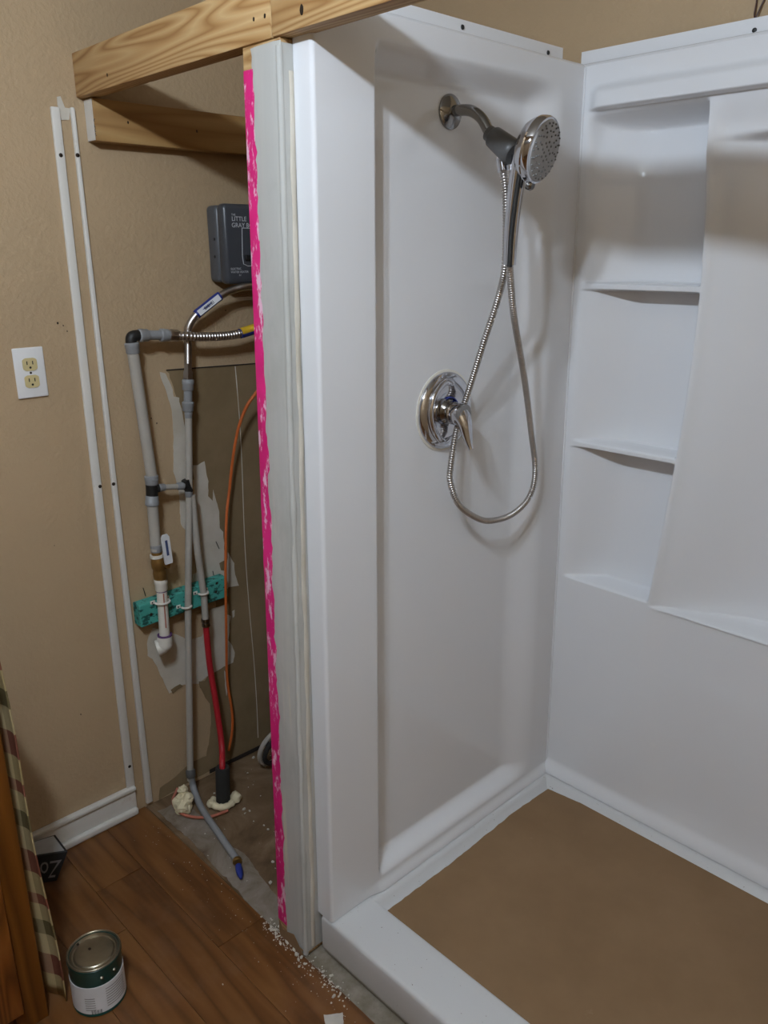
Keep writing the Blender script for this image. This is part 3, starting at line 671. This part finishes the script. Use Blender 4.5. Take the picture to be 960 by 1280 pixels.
for a, b in ((192, 752), (189, 768), (271, 729), (270, 740)): build('screw', MB().ball(wp(a, b, 0, .0405), .005, 1, .3, (.3, 1, 1)), 'screw_dark', tb)

# flexible hoses
fh = thing('flexible_hose', gx(235, 472), 'smooth steel flexible water hose curving up behind the post', 'hose')
pts = curve([gx(235, 455, .055), gx(235, 420, .046), gx(236, 408, .046), gx(244, 395, .052), gx(257, 384, .06), gx(275, 370, .068), gx(292, 362, .075), gx(312, 358, .085), V(.075, .31, 1.445), V(.055, .332, 1.448), V(.045, .34, 1.464)], 8)
build('tube', MB().tube(pts, .0098, 16), 'steel', fh)
build('nut', MB().lathe(gx(235, 474), gx(235, 455)-gx(235, 474), [(.0105, 0), (.0135, .002), (.0135, .018), (.011, .022), (.0105, .04)], 6), 'steel', fh)
sl = [p for p in pts if gx(245, 394).y < p.y < gx(273, 371).y]
lab = build('barcode_sleeve', MB().tube(sl, .0118, 18), 'blue', fh)
sm = sl[1:-1]; dd = (sm[-1]-sm[0]).normalized(); nn_ = V(1, -.25, .15).normalized(); pq = dd.cross(nn_).normalized()*.0075
base = [sm[0]+nn_*.0112, sm[-1]+nn_*.0112]
bl = build('label', MB().slab([base[0]-pq, base[1]-pq, base[1]+pq, base[0]+pq], nn_, .0014), 'label_white', lab, smooth=False)
bar = MB()
for i in range(9):
    t = .28+.05*i; p = base[0].lerp(base[1], t)+nn_*.0014; wv = (base[1]-base[0])*(.018 if i % 3 else .03); bar.slab([p-pq*.6, p+wv-pq*.6, p+wv+pq*.55, p+pq*.55], nn_, .0004)
build('barcode', bar, 'print_dark', bl, smooth=False)
ch = thing('flexible_hose', gx(212, 419), 'corrugated steel water hose with yellow and blue sleeve', 'hose')
build('nut', MB().lathe(gx(210, 419), gx(226, 420)-gx(210, 419), [(.014, 0), (.0155, .003), (.0155, .012), (.0145, .014), (.0148, .028), (.011, .034)], 8), 'steel', ch)
cpts = curve([gx(224, 420, .058), gx(235, 420.3, .074), gx(250, 421, .078), gx(280, 420, .076), gx(300, 417, .075), gx(320, 411, .076), V(.075, .33, 1.352), V(.062, .375, 1.385), V(.047, .39, 1.43), V(.045, .392, 1.464)], 10)
build('tube', ribbed(cpts, .0118, .0085, .003, 14), 'steel', ch)
sl = [p for p in cpts if gx(294, 417).y < p.y < gx(340, 408).y]
sv = build('sleeve', MB().tube(sl, .0132, 18), 'blue', ch)
build('sleeve_stripe', MB().tube([p+V(.004, 0, .0045) for p in sl], .0108, 18), 'yellow', sv)

# grey control box
bx = thing('water_heater_box', (0, .27, 1.455), 'dark grey wall-mounted heater box half hidden by the pink post', 'heater')
y0, y1, z0, z1, xd = .146, .43, 1.462, 1.652, .082
build('case', MB().box((.0005, y0, z0), (.05, y1, z1), .012, 3), 'box_grey', bx)
cv = build('cover', MB().box((.046, y0+.001, z0-.004), (xd, y1, z1+.003), .013, 4), 'box_front', bx)
for i, (a, b) in enumerate(((268, 299), (268.6, 321))):
    q = wp(a, b, 1, y0); build('vent_hole', MB().lathe((q.x, y0-.0002, q.z), (0, -1, 0), [(.004, 0), (.003, .0004)], 10), 'black', bx)
def bt(px, py): return wp(px, py, 0, xd+.0002)
for tx, sz, p in (('THE', .007, (289, 269.5)), ('LITTLE', .0155, (289.5, 276)), ('GRAY BOX', .0155, (289.5, 284)), ('ELECTRIC', .0075, (288.5, 337.5)), ('WATER HEATER', .0075, (288.7, 341.5)), ('BY', .006, (299, 345))):
    build('lettering', text_mesh(tx, sz, bt(*p), (0, 1, 0), (0, 0, 1)), 'box_text', cv, smooth=False)
fr = [bt(302.5, 285), bt(330, 286), bt(330, 332), bt(310, 332.5), bt(304.5, 330), bt(303, 320)]
build('panel_outline', MB().tube(fr+[fr[0]], .0009, 6), 'box_text', cv)
build('switch', MB().box(bt(306, 324)+V(-.002, 0, -.003), bt(318, 320)+V(.006, 0, .003), .001, 1), 'black', cv)

# orange tube, red hose
og = curve([V(.03, .42, 1.462), V(.035, .42, 1.38), V(.06, .385, 1.27), gx(322, 489, .075), gx(303, 520, .06), gx(293, 560, .045), gx(287, 610, .035), gx(283, 650, .042), gx(282, 720, .052), gx(283, 800, .044), gx(284, 850, .03), gx(290, 890, .03), gx(290, 915, .03), gx(286, 938, .03)], 8)
tag(build('orange_cable', MB().tube(og, [.0062-.0022*min(1, i/40) for i in range(len(og))], 10), 'orange'), 'orange cable hanging down the bare drywall beside the pink post', 'cable')
rh = thing('red_hose', wp(279, 1000, 2, 0), 'red water hose entering a black foam sleeve at the floor', 'hose')
fb = wp(279, 1003, 2, 0); ft = V(fb.x, fb.y, 0)
# top of the sleeve: vertical above its foot
slv = wp(279.5, 961, 1, fb.y); slv = V(fb.x+.004, fb.y+.004, slv.z)
build('hose', MB().tube(curve([gx(257, 778), gx(262, 830, .06), gx(270, 880, .08), gx(277, 930, .11), slv+V(0, 0, .005), slv+V(0, 0, -.03)], 8), .0088, 14), 'red', rh)
build('crimp', MB().lathe(gx(256.6, 773), gx(258, 786)-gx(256.6, 773), [(.0115, 0), (.0125, .004), (.0125, .01), (.0105, .013), (.0118, .017), (.0118, .024)], 18), 'chrome_dark', rh)
build('foam_sleeve', MB().lathe(ft+V(0, 0, -.004), slv-ft, [(.0195, 0), (.0205, .02), (.0205, slv.z-.004), (.018, slv.z+.002), (.0095, slv.z+.002), (.0095, slv.z-.02)], 24), 'foam_black', rh)
# expanding foam blobs
fo = MB().tube([ft+V(.030*math.cos(t), .030*math.sin(t), .006) for t in [R(-150+13*i) for i in range(19)]], [.010+.004*noise.noise(V(i*.8, 1, 1)) for i in range(19)], 12)
fo.ball(ft+V(.022, .03, .014), .017, 2, .25).ball(ft+V(-.01, -.034, .008), .013, 2, .3)
tag(build('spray_foam', fo, 'foam_cream'), 'ring of cream spray foam around the black foam sleeve', 'foam')
c = wp(230, 1012, 2, 0); fo = MB()
for dx, dy, dz, r in ((0, 0, .012, .024), (-.012, .008, .03, .019), (.008, -.008, .02, .018), (-.018, -.006, .018, .018), (-.02, .012, .05, .014), (.006, .012, .036, .016)): fo.ball(c+V(dx, dy, dz), r, 3, .35)
tag(build('spray_foam', fo, 'foam_cream'), 'lumpy cream spray foam at the foot of the grey pipe', 'foam')
gd = tag(build('floor_hose', MB().tube(curve([gx(239, 968, .06), wp(242, 985, 2, .03), wp(252, 1010, 2, .010), wp(272, 1040, 2, .008), wp(297, 1076, 2, .008)], 8), .0095, 14), 'grey_fitting', origin=wp(270, 1030, 2, 0)), 'grey plastic hose lying across the closet floor with blue end', 'hose')
a, b = wp(296, 1074, 2, .009), wp(301, 1097, 2, .006); build('crimp', MB().lathe(a, b-a, [(.0105, 0), (.0125, .003), (.0125, .010), (.010, .012)], 16), 'brass', gd)
build('blue_end', MB().tube([a.lerp(b, .35), a.lerp(b, .6), a.lerp(b, .85), a.lerp(b, 1.05)], [.008, .0095, .008, .003], 14), 'blue', gd)
build('coupling', MB().lathe(gx(238, 962, .057), (0.2, -.1, -1), [(.012, 0), (.014, .004), (.014, .02), (.011, .024)], 16), 'grey_dark', gd)
lp = curve([wp(222, 985, 2, .03), wp(216, 1002, 2, .006), wp(224, 1015, 2, .004), wp(240, 1021, 2, .004), wp(262, 1021, 2, .004), wp(285, 1013, 2, .004)], 8)
tag(build('floor_cable', MB().tube(lp, .0042, 10), 'orange_dull'), 'thin reddish cable looped on the floor around the spray foam', 'cable')
cc = wp(352, 948, 2, .02); vsn = []
for kk in range(3):
    tr = [cc+V((.075-.006*kk)*math.cos(t)*.75, (.075-.006*kk)*math.sin(t)*.3, .06+.075*math.sin(t)*.9) for t in [2*math.pi*i/40 for i in range(41)]]
hcol = wp(345, 952, 0, .12)
ring = lambda r, off: MB().tube([hcol+V(.02*math.sin(t)+off, -r*math.cos(t), r*math.sin(t)*1.15) for t in [2*math.pi*i/44 for i in range(45)]], .0075, 12)
hcoil = thing('hose_coil', V(hcol.x, hcol.y, 0), 'coiled pale grey hose on the closet floor behind the post', 'hose')
build('loop', ring(.058, 0), 'grey_pipe', hcoil); build('loop', ring(.050, .016), 'foam_black', hcoil)
hcoil.location.z += max(0, .0085-(hcol.z-.058*1.15)) if hcol.z-.058*1.15 < .0085 else 0

# ------------------------------------------------------------------ floor objects on the left
cbt = wp(115, 1222, 2, 0); CX, CY = (wp(80, 1200, 2, .118)+wp(147, 1185, 2, .118)).x/2, (wp(113, 1152, 2, .118)+wp(115, 1222, 2, .118)).y/2
pc = thing('paint_can', (CX, CY, 0), 'small paint can with dark green band and white label', 'paint can'); rC, hC = .0545, .122
build('can_body', MB().lathe((CX, CY, .0006), (0, 0, 1), [(rC-.002, 0), (rC+.0012, .002), (rC, .005), (rC, hC-.010), (rC+.0015, hC-.006), (rC+.0015, hC-.002), (rC-.001, hC), (rC-.004, hC-.0005), (rC-.0042, hC-.008), (.002, hC-.008)], 48), 'can_green', pc)
lb = build('paper_label', MB().lathe((CX, CY, .008), (0, 0, 1), [(rC+.0004, 0), (rC+.0008, .0005), (rC+.0008, .070), (rC+.0004, .0705)], 48), 'label_white', pc)
def oncan(ang, z, r=rC+.0013): return V(CX+r*math.cos(ang), CY+r*math.sin(ang), z)
va_ = math.atan2(CAM.y-CY, CAM.x-CX)
prn = MB()
for i in range(8):
    z = .066-.0065*i; seg_ = [oncan(va_+R(12)+R(52)*k/8, z) for k in range(9)]; hh = .0022
    prn.add([p+V(0, 0, s*hh) for p in seg_ for s in (-.5, .5)], [(2*k, 2*k+2, 2*k+3, 2*k+1) for k in range(8)])
build('label_print', prn, 'print_grey', lb, smooth=False)
prn = MB(); seg_ = [oncan(va_-R(34)+R(22)*k/6, .05) for k in range(7)]
for i in range(6): prn.add([p+V(0, 0, s*.0022-.006*i) for p in seg_ for s in (-.5, .5)], [(2*k, 2*k+2, 2*k+3, 2*k+1) for k in range(6)])
build('label_print', prn, 'print_grey', lb, smooth=False)
prn = MB()
for i in range(11):
    a0_ = va_-R(22)+R(2.1)*i; wdt = R(.7 if i % 3 else 1.3); prn.add([oncan(a0_, .009), oncan(a0_+wdt, .009), oncan(a0_+wdt, .019), oncan(a0_, .019)], [(0, 1, 2, 3)])
build('barcode', prn, 'print_dark', lb, smooth=False)
lid = build('lid', MB().lathe((CX, CY, hC-.006), (0, 0, 1), [(rC-.004, 0), (rC-.0045, .0055), (rC-.0065, .006), (rC-.009, .002), (rC-.012, .0015), (rC-.014, .004), (rC-.016, .0046), (.0, .0046)], 48), 'can_metal', pc)
build('rim_ring', MB().tube([(CX+(rC-.001)*math.cos(t), CY+(rC-.001)*math.sin(t), hC+.0005) for t in [2*math.pi*i/48 for i in range(49)]], .0024, 10), 'can_metal', pc)
for a, b in ((97, 1180), (112, 1186)): q = wp(a, b, 2, hC-.0012); build('rust_spot', MB().ball(q, .005, 1, .3, (1, .7, .12)), 'screw_dark', lid)
for s in (va_+R(8), va_+R(38)): build('rivet', MB().ball(oncan(s, .098, rC+.0005), .004, 1), 'can_metal', pc)

# dark carton near the baseboard
zt_ = .085
T = [wp(40, 1053, 2, zt_), wp(85, 1064, 2, zt_), wp(69, 1043, 2, zt_), wp(34, 1036, 2, zt_)]
B = [wp(46, 1105, 2, .001), wp(71, 1101, 2, .001)]; _bd = (B[0]-B[1]).normalized(); T[0] = T[1]+_bd*(T[0]-T[1]).length; T[3] = T[2]+_bd*(T[3]-T[2]).length; B += [B[1]+(T[2]-T[1])*.8, B[0]+(T[3]-T[0])*.8]
for q in B: q.x = max(q.x, .029)
for q in T: q.x = max(q.x, .029)
ct = build('carton', MB().hexa(B+T, .001, 1), 'carton_dark', smooth=False); tag(ct, 'small dark carton with white script on the floor by the baseboard', 'carton')
cen = (T[0]+T[1]+T[2]+T[3])/4
build('top_label', MB().slab([cen.lerp(q, .86)+V(0, 0, .0002) for q in T], (0, 0, 1), .0006), 'carton_grey', ct, smooth=False)
fo_ = (T[0]+T[1]+B[0]+B[1])/4; rt = (T[1]-T[0]).normalized(); upv = ((T[0]+T[1])-(B[0]+B[1])).normalized(); nrmf = rt.cross(upv).normalized()
if nrmf.dot(CAM-fo_) < 0: nrmf = -nrmf
tm = text_mesh('Zou', 1, (0, 0, 0), (1, 0, 0), (0, 1, 0), 0); mx_ = max(v.x for v in tm.v)
def onface(v):
    u, q = .93-.8*v.x/mx_, .25+.62*v.y/.72
    return T[0].lerp(T[1], u).lerp(B[0].lerp(B[1], u), q)+nrmf*.0016
tm.v = [onface(v+V(.18*v.y, 0, 0)) for v in tm.v]
build('script_lettering', tm, 'print_grey', ct, smooth=False)

# wooden cabinet and hanging plaid cloth at the left edge
cab = thing('wooden_cabinet', (.25, -.9, 0), 'oak cabinet at the left edge beside the plaid cloth', 'cabinet')
yk = -.677; xk = .485
build('carcass', MB().box((.03, -1.35, 0), (xk-.02, yk, .80), .002, 1), 'oak_dark', cab)
build('face_stile', MB().box((xk-.02, yk-.065, .0), (xk, yk, .80), .002, 1), 'oak_dark', cab)
build('door', MB().box((xk-.019, -1.0, .06), (xk+.018, yk-.05, .74), .004, 2), 'oak', cab)
build('cabinet_top', MB().box((.03, -1.37, .80), (xk+.02, yk, .83), .004, 2), 'oak', cab)
vs = []; fs = []; NU, NV = 40, 30
for j in range(NV+1):
    z = .004+.86*j/NV; g = 1-z/.9
    for i in range(NU+1):
        t = i/NU; x = xk-.005-.36*t; y = yk+.0085+(.010+.018*g)*(.55-.45*math.cos(2*math.pi*(t*3.2+.42)))+.003*math.sin(z*11+t*7)+.006*g
        vs.append((x, y, z))
for j in range(NV):
    for i in range(NU): a = j*(NU+1)+i; fs.append((a, a+1, a+NU+2, a+NU+1))
cl = build('plaid_cloth', MB().add(vs, fs), 'plaid', ang=80); tag(cl, 'maroon and beige plaid cloth hanging beside the oak cabinet', 'cloth')
md = cl.modifiers.new('thick', 'SOLIDIFY'); md.thickness = .003

# ------------------------------------------------------------------ small bits
random.seed(11); mb = MB()
def crumb(p, r): mb.ball(p+V(0, 0, r*.35), r, 1, .6, (random.uniform(.7, 1.3), random.uniform(.7, 1.3), random.uniform(.4, .9)))
for i in range(330):
    t = random.random(); x = .62+.24*t*t+.03*t+random.gauss(0, .014); y = -.199+random.gauss(0, .010)-.002*t
    crumb(V(x, y, -.003 if y > -.196 else .0), abs(random.gauss(0, .0014))+.0006)
for i in range(130): crumb(V(random.uniform(.1, 1.1), -.2-abs(random.gauss(0, .06)), 0), abs(random.gauss(0, .0005))+.0004)
for i in range(110): crumb(V(random.uniform(.05, .6), random.uniform(-.18, .3), -.0055), abs(random.gauss(0, .001))+.0005)
for a, b, r in ((338, 1104, .009), (341, 1078, .008), (305, 1012, .007), (312, 1014, .006), (317, 947, .007), (268, 992, .006), (306, 1017, .005), (330, 1032, .005), (335, 1037, .006)): crumb(wp(a, b, 2, -.005), r*.7)
sc = build('plaster_crumbs', mb, 'crumb', smooth=False); tag(sc, 'scattered white plaster crumbs on the floor around the post', 'debris'); sc['kind'] = 'stuff'
tp_ = [wp(a, b, 2, .0006) for a, b in ((405, 1269), (428, 1266), (430, 1285), (408, 1290))]
tag(build('tape_scrap', MB().slab(ragged(tp_, (.002, .002, 0), .006, 2), (0, 0, 1), .0006), 'tape', smooth=False), 'torn scrap of pale tape on the laminate by the curb', 'tape')
wy = YB-.001
wr = curve([wp(948, -30, 1, wy), wp(946, 0, 1, wy-.004), wp(943, 18, 1, wy-.008), wp(945, 21, 1, wy-.009), wp(952, 6, 1, wy-.006), wp(962, -14, 1, wy-.003)], 6)
tag(build('loose_wire', MB().tube(wr, .0016, 8), 'wire'), 'thin dark wire poking down the tan wall above the shower shelves', 'wire')

# ------------------------------------------------------------------ ceiling light (out of frame, the room's lamp)
lf = thing('ceiling_light', (1.44, -1.10, ZC), 'two-bulb ceiling light over the room', 'light')
build('base_plate', MB().lathe((1.44, -1.10, ZC-.001), (0, 0, -1), [(.10, 0), (.10, .012), (.085, .024), (.0, .026)], 40), 'plate_white', lf)
build('added_uplight_shield', MB().lathe((1.44, -1.10, ZC-.03), (0, 0, -1), [(.02, 0), (.10, .010), (.17, .035), (.175, .05), (.168, .05), (.10, .018), (.0, .012)], 40), 'plate_white', lf)  # unseen dish added over the bulbs to block upward light and ceiling bounce
for bx_, by_, bz_ in BULBS: build('socket', MB().cyl((bx_, by_, ZC-.02), (bx_, by_, bz_+.048), .02), 'plate_white', lf)
